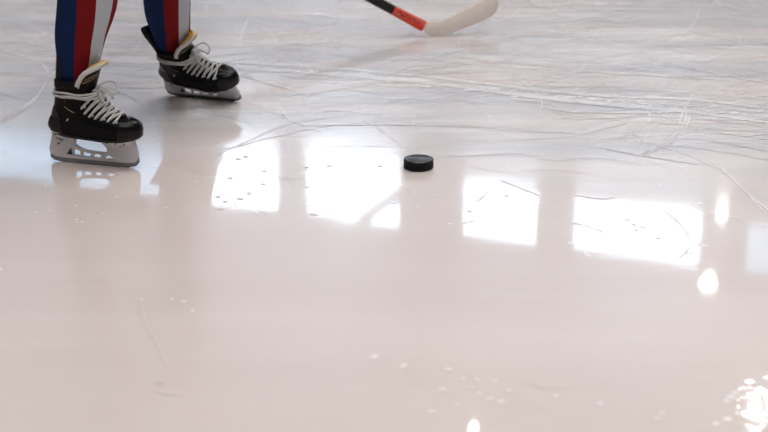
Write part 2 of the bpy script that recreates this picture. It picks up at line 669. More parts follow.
TH = 0.25
HM = Matrix((( U.x, N.x, 0, 0), (U.y, N.y, 0, 0), (0, 0, 1, 0), (0, 0, 0, 1)))
bm = bmesh.new()
ZLOW = min(SILL.values()) - .3
box(bm, (U0, WD, 0), (U1, WD + TH, ZLOW), 0, HM)
box(bm, (U0, WD, ZT), (U1, WD + TH, CEIL), 0, HM)
k = U0
for a, c in allsp:
    box(bm, (k, WD, ZLOW), (a, WD + TH, ZT), 0, HM)
    box(bm, (a, WD, ZLOW), (c, WD + TH, SILL.get(a, ZB)), 0, HM)
    k = c
box(bm, (k, WD, ZLOW), (U1, WD + TH, ZT), 0, HM)
structure(obj('wall_back', bm, M['wall'], smooth=False))
for i, (a, c) in enumerate(allsp):
    bm = bmesh.new()
    f_ = 0.05
    y0, y1 = WD + 0.08, WD + 0.16
    zs_ = SILL.get(a, ZB)
    for lo_, hh in (((a, y0, zs_), (c, y1, zs_ + f_)), ((a, y0, ZT - f_), (c, y1, ZT)), ((a, y0, zs_), (a + f_, y1, ZT)), ((c - f_, y0, zs_), (c, y1, ZT))):
        box(bm, lo_, hh, 0, HM)
    g0 = len(bm.faces)
    box(bm, (a + f_, WD + .11, zs_ + f_), (c - f_, WD + .12, ZT - f_), 1, HM)
    tinted = abs(a - spans[0][0]) < 1e-6 or abs(a - spans[5][0]) < 1e-6
    structure(obj(f'window_{i + 1}', bm, [M['frame'], M['glass_tint'] if tinted else M['glass']], smooth=False))

bm = bmesh.new(); box(bm, (U0, N0 - .2, 0), (U1, N0, CEIL), 0, HM); structure(obj('wall_front', bm, M['wall'], smooth=False))
bm = bmesh.new(); box(bm, (U0 - .2, N0, 0), (U0, WD, CEIL), 0, HM); structure(obj('wall_right', bm, M['wall'], smooth=False))
bm = bmesh.new(); box(bm, (U1, N0, 0), (U1 + .2, WD, CEIL), 0, HM); structure(obj('wall_left', bm, M['wall'], smooth=False))
bm = bmesh.new(); box(bm, (U0, N0, CEIL), (U1, WD + TH, CEIL + .2), 0, HM); structure(obj('ceiling', bm, M['ceiling'], smooth=False))
# dark panelled bays low on the long wall
bm = bmesh.new()
for x0, x1, ya, yb in ((530, 640, 30, 64), (660, 772, 34, 74), (330, 470, 20, 44)):
    ua, ub = mirror_hit(x0, (ya + yb) / 2)[0], mirror_hit(x1, (ya + yb) / 2)[0]
    za, zb = mirror_hit((x0 + x1) / 2, ya)[1], mirror_hit((x0 + x1) / 2, yb)[1]
    box(bm, (min(ua, ub), WD - .03, za), (max(ua, ub), WD, zb), 0, HM)
structure(obj('trim_1', bm, M['wall_panel'], smooth=False))
# slanting roof brace in front of the second window
ua, za = mirror_hit(402, 190)
ub, zb = mirror_hit(364, 219)
bm = bmesh.new()
d = Vector((ub - ua, 0, zb - za))
p0 = Vector((ua, WD - .1, za)) - d * 0.15
p1 = Vector((ub, WD - .1, zb)) + d * 1.2
tube(bm, [HM @ p0, HM @ p1], 0.10, 8)
structure(obj('trim_2', bm, M['frame'], smooth=False))

# hanging lamps
LZ = 6.0


def pendant(px, py, r, label, strength=60):
    d = ray(px, py)
    p = ground(px, py)
    d = Vector((d.x, d.y, -d.z))
    c = p + d * ((LZ - p.z) / d.z)
    root = bpy.data.objects.new('pendant_lamp', None)
    COL.objects.link(root)
    root.location = c
    root['label'] = label
    root['category'] = 'lamp'
    root['group'] = 'hanging rink lamps'
    bm = bmesh.new()
    prof = ((r * 1.02, 0.0), (r * 1.0, 0.06), (r * .75, .20), (r * .35, .30), (r * .3, .42), (.02, .44))
    rings = [[Vector((a * math.cos(t), a * math.sin(t), z)) for t in [2 * math.pi * k / 24 for k in range(24)]] for a, z in prof]
    loft(bm, rings, True, False, True)
    obj('lamp_shade', bm, M['lamp_metal'], root)
    bm = bmesh.new()
    rings = [[Vector((a * math.cos(t), a * math.sin(t), z)) for t in [2 * math.pi * k / 24 for k in range(24)]] for a, z in ((r * .97, .03), (r * .9, -.05), (r * .55, -.12), (r * .1, -.14))]
    loft(bm, rings, True, True, True)
    obj('bulb', bm, M['lamp_glow'], root)
    bm = bmesh.new()
    tube(bm, [(0, 0, .43), (0, 0, CEIL - LZ)], .012, 6)
    obj('hanging_rod', bm, M['lamp_metal'], root)


pendant(708, 285, 0.10, 'hanging hall lamp with glowing bulb, mirrored in the ice below the window row')
pendant(722, 217, 0.06, 'hanging hall lamp with glowing bulb, mirrored between two windows in the ice')
pendant(758, 414, 0.13, 'large hanging hall lamp with glowing bulb, mirrored at the lower right ice')
pendant(474, 433, 0.05, 'hanging hall lamp with glowing bulb, mirrored at the lower edge of the ice')

# daylight outside, and unseen fill lights added under the ceiling
w = bpy.data.worlds.new('sky')
scene.world = w
w.use_nodes = True
bg = w.node_tree.nodes['Background']
tcw = w.node_tree.nodes.new('ShaderNodeTexCoord')
nw = w.node_tree.nodes.new('ShaderNodeTexNoise')
nw.inputs['Scale'].default_value = 3
mw = w.node_tree.nodes.new('ShaderNodeMix')
mw.data_type = 'RGBA'
mw.inputs['A'].default_value = (0.72, 0.86, 1.0, 1)
mw.inputs['B'].default_value = (0.82, 0.92, 1.0, 1)
w.node_tree.links.new(tcw.outputs['Generated'], nw.inputs['Vector'])
w.node_tree.links.new(nw.outputs['Fac'], mw.inputs['Factor'])
w.node_tree.links.new(mw.outputs['Result'], bg.inputs['Color'])
bg.inputs['Strength'].default_value = 11.5


def fill_light(x, y, sx, sy, power, col=(1, 0.985, 0.97)):
    ld = bpy.data.lights.new('ceiling_fill', 'AREA')
    ld.shape = 'RECTANGLE'
    ld.size, ld.size_y = sx, sy
    ld.energy = power
    ld.color = col
    lo_ = bpy.data.objects.new('ceiling_fill', ld)
    COL.objects.link(lo_)
    lo_.location = (x, y, CEIL - 0.05)
    lo_.rotation_euler = (0, 0, math.atan2(U.y, U.x))


for x, y in ((-1, 1), (2, -2), (1, 4), (2, 9), (4, 6), (-1, -5)):
    fill_light(x, y, 5, 2.2, 148)

scene.view_settings.view_transform = 'Standard'
scene.view_settings.look = 'None'
scene.view_settings.gamma = 1
scene.view_settings.use_curve_mapping = False
scene.view_settings.exposure = 0.10

# ------------------------------------------------------------------ puck
pc = ground(418.5, 167.8)
bm = bmesh.new()
SEG = 64
prof = ((.0001, .0), (.0345, 0), (.0372, .0012), (.0381, .0035), (.0381, .0219), (.0373, .0243), (.0350, .0254), (.030, .0254), (.0295, .0251), (.0001, .0251))
rings = [[Vector((r * math.cos(2 * math.pi * k / SEG), r * math.sin(2 * math.pi * k / SEG), z)) for k in range(SEG)] for r, z in prof]
rv, fs = loft(bm, rings, True, True, True)
uv = bm.loops.layers.uv.new('UVMap')
for f in bm.faces:
    zc = sum(v.co.z for v in f.verts) / len(f.verts)
    rc = max(v.co.to_2d().length for v in f.verts)
    f.material_index = 1 if (rc > .0379 and .003 < zc < .0225) else 0
    for l in f.loops:
        a = math.atan2(l.vert.co.y, l.vert.co.x)
        l[uv].uv = (a / (2 * math.pi) * 8, l.vert.co.z / .03)
puck = obj('hockey_puck', bm, [M['puck_top'], M['puck_side']], sharp=50)
puck.location = (pc.x, pc.y, 0)
puck.rotation_euler = (0, 0, 0.7)
puck['label'] = 'black rubber hockey puck lying alone on the ice'
puck['category'] = 'puck'

# ------------------------------------------------------------------ person: origin between the skates
toe = Vector((math.cos(R(-16)), math.sin(R(-16)), 0))
near_mid = ground(97, 164.6)
far_mid = ground(203, 98.4)
person = None


# skate, built once around its own origin: x to the toe, z up, blade on z = 0
XB = ((.070, .018), (.078, .006), (.088, .000), (.098, -.001), (.112, .002), (.130, .009), (.160, .016), (.190, .020), (.226, .021))
XF = ((.070, .236), (.076, .251), (.083, .257), (.100, .2585), (.112, .2555), (.121, .248), (.1275, .235), (.131, .214), (.137, .190), (.150, .170), (.170, .150), (.190, .133), (.205, .124), (.226, .116))
WFOOT = ((0, .028), (.03, .030), (.08, .031), (.12, .035), (.16, .042), (.195, .044), (.232, .041), (.260, .032))
WANK = ((.10, .032), (.13, .031), (.16, .033), (.20, .039), (.226, .042))
SOLE_TILT = (.088 - .073) / .22


def sole_drop(x):                       # heel stands higher than the ball of the foot
    return max(.0072, .0115 - SOLE_TILT * max(0, min(x, .2)))


def boot_ring(z, n=72, off=0.0):
    xb, xf = interp(XB, z) - off, interp(XF, z) + off
    cx, a = (xb + xf) / 2, (xf - xb) / 2
    out = []
    for k in range(n):
        t = 2 * math.pi * k / n
        c, s = math.cos(t), math.sin(t)
        ex = 2 / (2.9 if c > 0 else 2.3)
        x = cx + a * math.copysign(abs(c) ** ex, c)
        m_ = min(1, max(0, (z - .105) / .05))
        m_ = m_ * m_ * (3 - 2 * m_)
        w_ = (interp(WFOOT, x) * (1 - m_) + interp(WANK, z) * m_) + off
        if z < .082:
            w_ *= .93 + .07 * (z - .070) / .012
        if .105 < z < .18:                # the foot narrows towards the lacing
            k_ = min(1, max(0, (x - (xf - .07)) / .07))
            w_ *= 1 - .30 * k_ * min(1, (z - .105) / .03)
        y = w_ * math.copysign(abs(s) ** (2 / 2.5), s)
        dz = sole_drop(x) * max(0, 1 - (z - .07) / .06)
        out.append(Vector((x, y, z + dz)))
    return out


def make_skate(label, guard_lean=0.0, bow_side=1):
    root = bpy.data.objects.new('hockey_skate', None)
    COL.objects.link(root)
    root['label'] = label
    NZ = 64
    zs = [.070 + (.226 - .070) * (k / NZ) for k in range(NZ + 1)]
    bm = bmesh.new()
    rings = [boot_ring(z) for z in zs]
    inner = [[Vector((p.x * .93 + .0048, p.y * .90, p.z)) for p in boot_ring(z)] for z in (.226, .20, .17, .15)]
    loft(bm, rings + inner, True, True, True)
    boot = obj('boot', bm, M['boot'], root, sharp=60)
    me = boot.data
    bvh = BVHTree.FromPolygons([v.co.copy() for v in me.vertices], [tuple(p.vertices) for p in me.polygons])

    def shell(name, test, off, m_, label=None):
        b2 = bmesh.new()
        b2.from_mesh(me)
        b2.normal_update()
        n_out = len(rings) - 1
        kill = [f for f in b2.faces if not test(f.calc_center_median(), f.normal)]
        bmesh.ops.delete(b2, geom=kill, context='FACES')
        top = [v for v in b2.verts]
        nor = {v: v.normal.copy() for v in top}
        for v in top:
            v.co += nor[v] * off
        bnd = [e for e in b2.edges if e.is_boundary]
        r_ = bmesh.ops.extrude_edge_only(b2, edges=bnd)
        for g in r_['geom']:
            if isinstance(g, bmesh.types.BMVert):
                c_ = bvh.find_nearest(g.co)[0]
                g.co = c_
        o_ = obj(name, b2, m_, root, sharp=50, normals=False)
        if label:
            o_['label'] = label
        return o_

    # glossy toe cap, welt above the sole, heel counter
    shell('toe_cap', lambda c, n: c.x > .206 + .10 * max(0, c.z - .10) and .076 < c.z < .1335, .0022, M['boot_gloss'], 'glossy black toe cap')
    shell('outsole', lambda c, n: c.z < .0775 + sole_drop(c.x) and c.x < .257, .0022, M['boot_gloss'])
    shell('heel_counter', lambda c, n: c.x < .052 - .30 * (c.z - .09) and .084 < c.z < .150, .0015, M['boot_gloss'])
    shell('collar_lining', lambda c, n: c.z > .2085 and c.x < .100 and n.z < .7 and abs(n.z) < .6, .0025, M['felt_dark'])

    def side(x, z, s=-1, off=.001):
        h = bvh.ray_cast(Vector((x, s * .2, z)), Vector((0, -s, 0)))
        return (h[0] + h[1] * off) if h[0] else Vector((x, s * .035, z))

    ND = Vector((-.62, 0, -.78)).normalized()

    def front(s, y, off=.0):
        """Point on the lacing slope: s = 0 at the toe end, 1 at the ankle."""
        p = Vector((.203, 0, .134)).lerp(Vector((.128, 0, .203)), s)
        h = bvh.ray_cast(Vector((p.x, y, p.z)) - ND * .15, ND)
        if h[0] is None:
            return Vector((p.x, y, p.z))
        return h[0] - ND * off

    # tongue: lower strip under the lacing, then a shell standing round the shin
    bm = bmesh.new()
    rr = []
    for i in range(15):
        s = i / 14
        rr.append([front(s, y, .0035 - 9 * y * y) for y in (-.017, -.011, -.005, 0, .005, .011, .017)])
    loft(bm, rr, False)

    def tongue_pt(th, h, off=0.0):
        """th in -1..1 round the shin, h in 0..1 up the tongue."""
        ztop = .270 - .027 * abs(th) ** 1.5 - .028 * abs(th) ** 12
        z0 = .196 + .012 * abs(th)
        z = z0 + (ztop - z0) * h
        xc = .124 + .22 * (z - .2) + 1.8 * max(0, z - .25) ** 1.3 * (1 - th * th)
        a = th * R(76)
        ra, rb = .045 + off, .039 + off + .05 * (z - .2)
        return Vector((xc - .045 + ra * math.cos(a), rb * math.sin(a), z))
    NT, NH = 22, 12
    outer = [[tongue_pt(-1 + 2 * j / NT, i / NH) for j in range(NT + 1)] for i in range(NH + 1)]
    loft(bm, outer, False)
    tongue = obj('tongue', bm, M['boot'], root, normals=False)
    # white felt lining with a thick visible rim
    bm = bmesh.new()
    a_ = [[tongue_pt(-.97 + 1.94 * j / NT, .10 + .95 * i / NH, -.0012) for j in range(NT + 1)] for i in range(NH + 1)]
    b_ = [[tongue_pt(-.97 + 1.94 * j / NT, .10 + .97 * i / NH, -.0075) for j in range(NT + 1)] for i in range(NH + 1)]
    # border: roll the edge outwards to a soft rim
    loft(bm, a_, False)
    loft(bm, b_, False)
    rim = [tongue_pt(-.97, .55 + .45 * i / NH) for i in range(NH + 1)] + [tongue_pt(-.97 + 1.94 * j / NT, 1.0) for j in range(1, NT + 1)] + [tongue_pt(.97, 1.0 - .45 * i / NH) for i in range(1, NH + 1)]
    mid = Vector((.09, 0, .235))
    tube(bm, rim, [.0068] * len(rim), 8)
    lin = obj('tongue_lining', bm, M['felt_white'], root, normals=True)
    lin['label'] = 'white felt tongue lining'
    # yellow tip
    bm = bmesh.new()
    tip = []
    for i in range(7):
        h = .93 + .10 * i / 6
        tip.append([tongue_pt(-.52 + .92 * j / 10, h, .0035 if 0 < i < 6 else .001) + Vector((.0045 * (i / 6), 0, .002)) for j in range(11)])
    tip2 = [[p + Vector((-.015, 0, .004)) for p in r_] for r_ in tip]
    loft(bm, tip, False)
    loft(bm, [tip[-1], tip2[-1]], False)
    loft(bm, tip2, False)
    loft(bm, [[r_[0] for r_ in tip], [r_[0] for r_ in tip2]], False)
    loft(bm, [[r_[-1] for r_ in tip], [r_[-1] for r_ in tip2]], False)
    tp = obj('tongue_tip', bm, M['yellow'], root)
    tp['label'] = 'yellow padded tongue tip'
    # gold lettering and underline on the tongue, both sides of its front
    lt = text_mesh('SUPREME', .0135, .0)
    b2 = bmesh.new()
    b2.from_mesh(lt)
    bmesh.ops.subdivide_edges(b2, edges=b2.edges, cuts=1)
    for v in b2.verts:
        th = -.42 + v.co.x / .086
        v.co = tongue_pt(th, .60 + v.co.y / .075 + .10 * (th + .42), .0012)
    for s_ in range(12):
        pass
    line = [tongue_pt(-.80 + .66 * k_ / 12, .43 + .17 * (k_ / 12) ** 2, .0010) for k_ in range(13)]
    tube(b2, line, .0010, 5)
    tl = obj('tongue_lettering', b2, M['gold'], root)
    tl['label'] = 'gold lettering on the tongue'
    for s_ in (-1, 1):
        bm = bmesh.new()
        tube(bm, [tongue_pt(s_ * .90, .16 + .05 * k_, .002) for k_ in range(3)], .0024, 6)
        obj('tongue_tab', bm, M['silver_print'], root)

    # tendon guard at the back
    bm = bmesh.new()
    secs = []
    for i in range(13):
        h = i / 12
        z = .196 + .098 * h
        x = .026 - math.sin(guard_lean) * .085 * h ** 1.2 - .004 * h * (1 - h)
        z -= (1 - math.cos(guard_lean)) * .098 * h
        hw = .030 - .007 * h if h < .9 else .030 - .007 * h - .06 * (h - .9)
        th = .0068
        sec = []
        for j in range(9):
            a = (-1 + 2 * j / 8)
            sec.append(Vector((x - th + .016 * a * a, hw * a, z)))
        for j in range(8, -1, -1):
            a = (-1 + 2 * j / 8)
            sec.append(Vector((x + th + .014 * a * a, hw * .93 * a, z)))
        secs.append(sec)
    loft(bm, secs, True, True, True)
    obj('tendon_guard', bm, M['tendon'], root, sharp=60)

    # laces: seven crossings, three turns round the ankle, a bow
    bm = bmesh.new()
    NE = 7
    eyes = []
    for s_ in (-1, 1):
        eyes.append([front(i / (NE - .4) * .98 + .01, s_ * (.0245 + .001 * i), .0) for i in range(NE)])
    for i in range(NE):
        for s_, A, B in ((-1, eyes[0], eyes[1]), (1, eyes[1], eyes[0])):
            j = min(i + 1, NE - 1)
            y0, y1 = A[i].y, B[j].y
            pts = []
            for t_ in range(11):
                t = t_ / 10
                s0 = (i + (j - i) * t) / (NE - .4) * .98 + .01
                y = y0 + (y1 - y0) * t
                lift = .0022 + .0055 * math.sin(math.pi * t) + (.0018 if s_ > 0 else 0) * math.sin(math.pi * t)
                if t_ in (0, 10):
                    lift = -.0005
                pts.append(front(s0, y, lift))
            tube(bm, pts, .0037, 7, flat=.7)
            # the turn down to the eyelet, seen from the side
            e = A[i]
            dn = front(i / (NE - .4) * .98 + .01, s_ * .0305, .0015)
            tube(bm, [dn + Vector((-.003, 0, -.004)), dn, pts[1]], .0035, 7)
    for r_i in range(3):
        ring = []
        z0 = .184 + .0052 * r_i
        for p in boot_ring(z0, 48, .0032 + (.0012 if r_i == 1 else 0)):
            back = 1 - (p.x / .13)
            q_ = p + Vector((0, 0, .004 * back * (1 if r_i != 1 else -.4) + .0012 * math.sin(p.x * 90 + r_i)))
            ring.append(q_)
        tube(bm, ring, .0029, 7, closed=True)
    knot = front(.97, 0, .010)
    v = bmesh.ops.create_icosphere(bm, subdivisions=2, radius=.0075)['verts']
    bmesh.ops.translate(bm, verts=v, vec=knot)
    for s_, l_ in ((-1, 1.0), (1, .9)):
        lp = catmull([knot, knot + Vector((.010, s_ * .016, .010)), knot + Vector((.030, s_ * .026, .010)), knot + Vector((.047, s_ * .022, -.006)) * l_, knot + Vector((.046, s_ * .012, -.018)) * l_, knot + Vector((.026, s_ * .008, -.008)), knot], 6)
        tube(bm, lp, .0024, 7)
        en = catmull([knot, knot + Vector((.010, s_ * .014, -.006)), knot + Vector((.020, s_ * .022, -.020)), knot + Vector((.032, s_ * .022, -.034))], 6)
        tube(bm, en, .0023, 7)
    # knotted strands heaped over the top of the lacing
    for k_ in range(5):
        y = -.018 + .009 * k_
        tube(bm, catmull([front(1.0, y, .004), front(.9, y * .6 + .006, .011), front(.78, -y * .7, .010), front(.70, y, .006)], 5), .0026, 7)
    lc = obj('laces', bm, M['lace'], root)
    lc['label'] = 'grey tied laces'
    # eyelets
    for s_ in (-1, 1):
        for i in (0, 2, 4, 6):
            bm = bmesh.new()
            v = bmesh.ops.create_uvsphere(bm, u_segments=10, v_segments=6, radius=.0026)['verts']
            p = front(i / (NE - .4) * .98 - .04, s_ * .029, .0006)
            bmesh.ops.translate(bm, verts=v, vec=p)
            obj('eyelet', bm, M['silver_print'], root)
    # piping on the quarter, both sides
    for s_ in (-1, 1):
        bm = bmesh.new()
        tube(bm, [side(.058 + .0035 * k_, .160 - .0022 * k_ + .00005 * k_ * k_, s_) for k_ in range(9)], .0010, 5)
        g = obj('piping', bm, M['gold'], root)
        g['label'] = 'gold piping line on the boot side'
        bm = bmesh.new()
        tube(bm, [side(.060 + .0006 * k_, .170 + .003 * k_, s_) for k_ in range(4)], .0010, 5)
        obj('piping', bm, M['red_print'], root)
        bm = bmesh.new()
        tube(bm, [side(.064, .121, s_), side(.068, .127, s_)], .0022, 6)
        obj('badge', bm, M['silver_print'], root)

    # blade holder: plate with its openings, flaring to the sole at heel and toe
    outl = [(.004, .022), (.002, .034), (.010, .060), (.016, .084), (.092, .0815), (.096, .074), (.108, .069), (.128, .066), (.146, .069), (.152, .0735), (.236, .0725), (.240, .060), (.244, .040),
            (.243, .027), (.234, .0165), (.215, .0135), (.04, .0135), (.018, .0155)]
    outl = [(a - .007 * (1 - a / .244), c) for a, c in outl]
    big = [(.084, .078), (.074, .066), (.069, .054), (.075, .0455), (.090, .0398), (.112, .0358), (.140, .0345), (.156, .036), (.160, .042), (.154, .054), (.140, .064), (.126, .0665), (.108, .070), (.096, .076)]
    big = [(p.x, p.y) for p in catmull([Vector((a, c, 0)) for a, c in big + big[:1]], 3)[:-1]]
    h1 = [(.0435, .0235), (.058, .0425), (.0605, .0225)]
    h2 = [(.063, .022), (.0625, .0420), (.083, .0345), (.084, .0195)]
    h3 = [(.0875, .0193), (.087, .0334), (.114, .0298), (.108, .019)]
    h4 = [(.116, .019), (.119, .0294), (.141, .0288), (.138, .0188)]
    h5 = [(.146, .0188), (.162, .0300), (.181, .0195)]
    pm = poly_plate([outl, big, h2, h3, h4, h5], .0040, .001)
    b2 = bmesh.new()
    b2.from_mesh(pm)
    # heel and toe pads widening into the sole
    for (xa, xb_, zt, wt) in ((.012, .076, .0835, .026), (.160, .236, .0740, .031)):
        rr = []
        for h in range(7):
            t = h / 6
            z = zt - .030 + .033 * t
            hw = .0055 + (wt - .0055) * t ** 3
            e = .012 * (1 - t ** 2)
            rr.append([Vector(((xa + xb_) / 2 + ((xb_ - xa) / 2 - e) * math.copysign(abs(math.cos(u)) ** .45, math.cos(u)), hw * math.copysign(abs(math.sin(u)) ** .6, math.sin(u)), z)) for u in [2 * math.pi * k_ / 28 for k_ in range(28)]])
        loft(b2, rr, True, True, True)
    hd = obj('blade_holder', b2, M['holder'], root, sharp=35)
    hd['label'] = 'white plastic blade holder'
    # steel runner
    st = [(.004, .024), (.003, .012), (.012, .005), (.035, .0012), (.09, .0), (.17, .0), (.215, .0015), (.236, .007), (.2445, .016), (.2445, .028), (.234, .018), (.215, .0148), (.04, .0148), (.018, .0168)]
    st = [(a - .007 * (1 - a / .244), c) for a, c in st]
    pm = poly_plate([st], .0034, .0006)
    b2 = bmesh.new()
    b2.from_mesh(pm)
    obj('steel_runner', b2, M['steel'], root, sharp=30)
    # dark trigger in the heel opening, prints and rivets on the holder
    pm = poly_plate([h1], .0043, .0)
    b2 = bmesh.new()
    b2.from_mesh(pm)
    tg = obj('release_trigger', b2, M['print_dark'], root, smooth=False)
    tg['label'] = 'black release trigger'
    for s_ in (-1, 1):
        for txt, x, z, sz, rot in (('TUUK', .029, .063, .0085, -14), ('LIGHT', .204, .058, .0062, 10)):
            t_ = text_mesh(txt, sz, .0003)
            t_.transform(Matrix.Rotation(R(rot), 4, 'Z'))
            t_.transform(Matrix.Rotation(R(90), 4, 'X'))
            if s_ > 0:
                t_.transform(Matrix.Rotation(R(180), 4, 'Z'))
            t_.transform(Matrix.Translation((x, s_ * .0076, z)))
            b2 = bmesh.new()
            b2.from_mesh(t_)
            obj('holder_lettering', b2, M['print_dark'], root, smooth=False, normals=False)['label'] = 'dark lettering on the blade holder'
        arrow = poly_plate([[(.018, .052), (.031, .053), (.024, .049), (.019, .043), (.021, .050)]], .0003)
        arrow.transform(Matrix.Translation((0, s_ * .0044, 0)))
        b2 = bmesh.new()
        b2.from_mesh(arrow)
        obj('holder_emblem', b2, M['print_dark'], root, smooth=False, normals=False)
        for x, z, w_ in ((.024, .0795, .0225), (.044, .0785, .0228), (.066, .0775, .0228), (.170, .0695, .0272), (.195, .0693, .0275), (.218, .0692, .0270)):
            b2 = bmesh.new()
            v = bmesh.ops.create_uvsphere(b2, u_segments=8, v_segments=6, radius=.0022)['verts']
            bmesh.ops.translate(b2, verts=v, vec=(x, s_ * w_ * .86, z))
            obj('rivet', b2, M['print_dark'], root)
    for ch in root.children:               # the upper leans forward over the ball of the foot
        for v in ch.data.vertices:
            if v.co.z > .10:
                v.co.x += .13 * (v.co.z - .10)
    return root


def skate_matrix(mid, yaw, roll, pitch=0.0):
    piv = Matrix.Translation((-.125, 0, 0))
    return Matrix.Translation(mid) @ Matrix.Rotation(yaw, 4, 'Z') @ Matrix.Rotation(roll, 4, 'X') @ Matrix.Rotation(pitch, 4, 'Y') @ piv


near = make_skate('black hockey skate standing upright nearer the camera, white tongue rim and yellow tip', 0.02)
far = make_skate('black hockey skate tilted onto its inner edge farther back, tendon guard leaning away', 0.48)
NEAR_M = skate_matrix(near_mid, R(-16), R(2))
FAR_M = skate_matrix(Vector((far_mid.x + .012, far_mid.y, 0.001)), R(-20), R(34))
near.matrix_world = NEAR_M
far.matrix_world = FAR_M
bpy.context.view_layer.update()

# hips and knees
ank_n = NEAR_M @ Vector((.062, 0, .16))
ank_f = FAR_M @ Vector((.062, 0, .16))

# trouser legs: rings (pixel row, left, right, blue|red, red|white, white|red) at the leg's own distance
NEAR_ROWS = ((79, 59, 95, 74, 88, 101), (70, 57.5, 97, 74, 88, 102), (62, 57.5, 100, 74, 88.5, 101), (52, 56.5, 102, 74.5, 90, 102), (41, 55.2, 104.8, 75, 91, 103.5),
             (30, 55, 109, 75.5, 93, 106), (20, 55.8, 113, 76.5, 94.5, 109), (10, 57, 116, 77, 95.5, 111), (0, 57.5, 117.8, 77, 96, 113), (-14, 58, 119, 77.5, 97, 114))
FAR_ROWS = ((64, 160, 190, 169, 180, 190), (54, 157.5, 188.5, 167.5, 179.5, 188), (44, 155, 189, 166.5, 179, 188), (33, 152.5, 190, 166, 178.8, 189), (20, 146, 190.5, 165, 178.7, 189.5),
            (10, 144, 190.3, 164.2, 178.6, 189.8), (0, 143.3, 190.2, 164, 178.5, 189.6), (-14, 142, 191, 163.5, 178.5, 190))
KN, KF = None, None


def leg_rings(rows, Yof, seed):
    rings, cents = [], []
    for (py, xl, xr, b1, b2_, b3) in rows:
        Y = Yof(py)
        pl, pr = at_depth(xl, py, Y), at_depth(xr, py, Y)
        c = (pl + pr) / 2
        hw = (pr - pl).length / 2
        cents.append((c, hw))
        cpx, hpx = (xl + xr) / 2, (xr - xl) / 2
        an = []
        for x in (b1, b2_, b3):               # angle on the camera-facing half that shows at x
            lo_, hi2 = -math.pi / 2, math.pi / 2
            for _ in range(30):
                m_ = (lo_ + hi2) / 2
                v = Vector((c.x + hw * math.sin(m_), c.y - hw * .92 * math.cos(m_), c.z)) - CAM
                if 384 + F * v.x / v.dot(FW) < x:
                    lo_ = m_
                else:
                    hi2 = m_
            an.append(lo_)
        an = [-math.pi / 2] + an + [math.pi / 2]
        n_ = (10, 8, 8, 4)
        angs, tags = [], []
        for s in range(4):
            for k_ in range(n_[s]):
                angs.append(an[s] + (an[s + 1] - an[s]) * k_ / n_[s])
                tags.append((0, 1, 2, 1)[s])
        for k_ in range(22):
            angs.append(math.pi / 2 + math.pi * k_ / 22)
            tags.append(1 if k_ < 3 else 0)
        ring = []
        for a in angs:
            rad = hw
            p = Vector((c.x + rad * math.sin(a), c.y - rad * .92 * math.cos(a), c.z))
            nz_ = noise.noise(Vector((p.x * 14 + seed, p.y * 14, p.z * 22)))
            p += Vector((math.sin(a), -math.cos(a), 0)) * nz_ * .0035 * (1 if abs(math.sin(a)) < .9 else .3)
            ring.append(p)
        rings.append(ring)
    return rings, tags, cents


Yn = ank_n.y
nr, ntags, nc = leg_rings(NEAR_ROWS, lambda py: Yn + .012, 3.0)
y_a = ank_f.y


def far_Y(py):
    return y_a - (56 - py) / 60 * .155


fr, ftags, fc = leg_rings(FAR_ROWS, far_Y, 9.0)
LAT = Vector((-toe.y, toe.x, 0))          # towards the person's left
hip_c = Vector((near_mid.x + .0, (near_mid.y * .48 + far_mid.y * .52), .70)) - toe * .10
hipL, hipR = hip_c + LAT * .085, hip_c - LAT * .085
kneeR = nc[-1][0] + Vector((.05, .0, .14))
kneeL = fc[-1][0] + (fc[-1][0] - fc[0][0]).normalized() * .13 + toe * .05
chest = hip_c - toe * .04 + Vector((0, 0, .19)) + LAT * .42
neck = chest + toe * .10 + Vector((0, 0, .12))
head = neck + toe * .08 + Vector((0, 0, .13))

# ------------------------------------------------------------------ stick
heel = ground(432, 36.5)
tip_hand = at_depth(228, -78, 5.12)
sd = (tip_hand - heel)
sdn = sd.normalized()
stick = bpy.data.objects.new('hockey_stick', None)
COL.objects.link(stick)
stick.location = heel
stick['label'] = 'hockey stick with black shaft, orange red throat and pale beige curved blade'
stick['category'] = 'hockey stick'
# frame of the shaft: wide side towards the camera
bl = Vector((.94, .30, .0)).normalized()
wide = sdn.cross(bl.cross(sdn)).normalized()
side_ax = bl.cross(sdn).normalized()
HD = heel.y


def shaft_box(name, s0, s1, w0, w1, m_, t=.011):
    bm = bmesh.new()
    nn = 10
    rr = []
    wd = (UP - sdn * UP.dot(sdn)).normalized()
    td = wd.cross(sdn).normalized()
    for i in range(nn + 1):
        k_ = i / nn
        c = sdn * (s0 + (s1 - s0) * k_) + base_off
        w_ = (w0 + (w1 - w0) * k_) / 2
        r_ = .3
        rr.append([c + wd * (w_ * a) + td * (t * b_) for a, b_ in ((-1, -1 + r_), (-1 + r_, -1), (1 - r_, -1), (1, -1 + r_), (1, 1 - r_), (1 - r_, 1), (-1 + r_, 1), (-1, 1 - r_))])
    loft(bm, rr, True, True, True)
    return obj(name, bm, m_, stick, sharp=30)


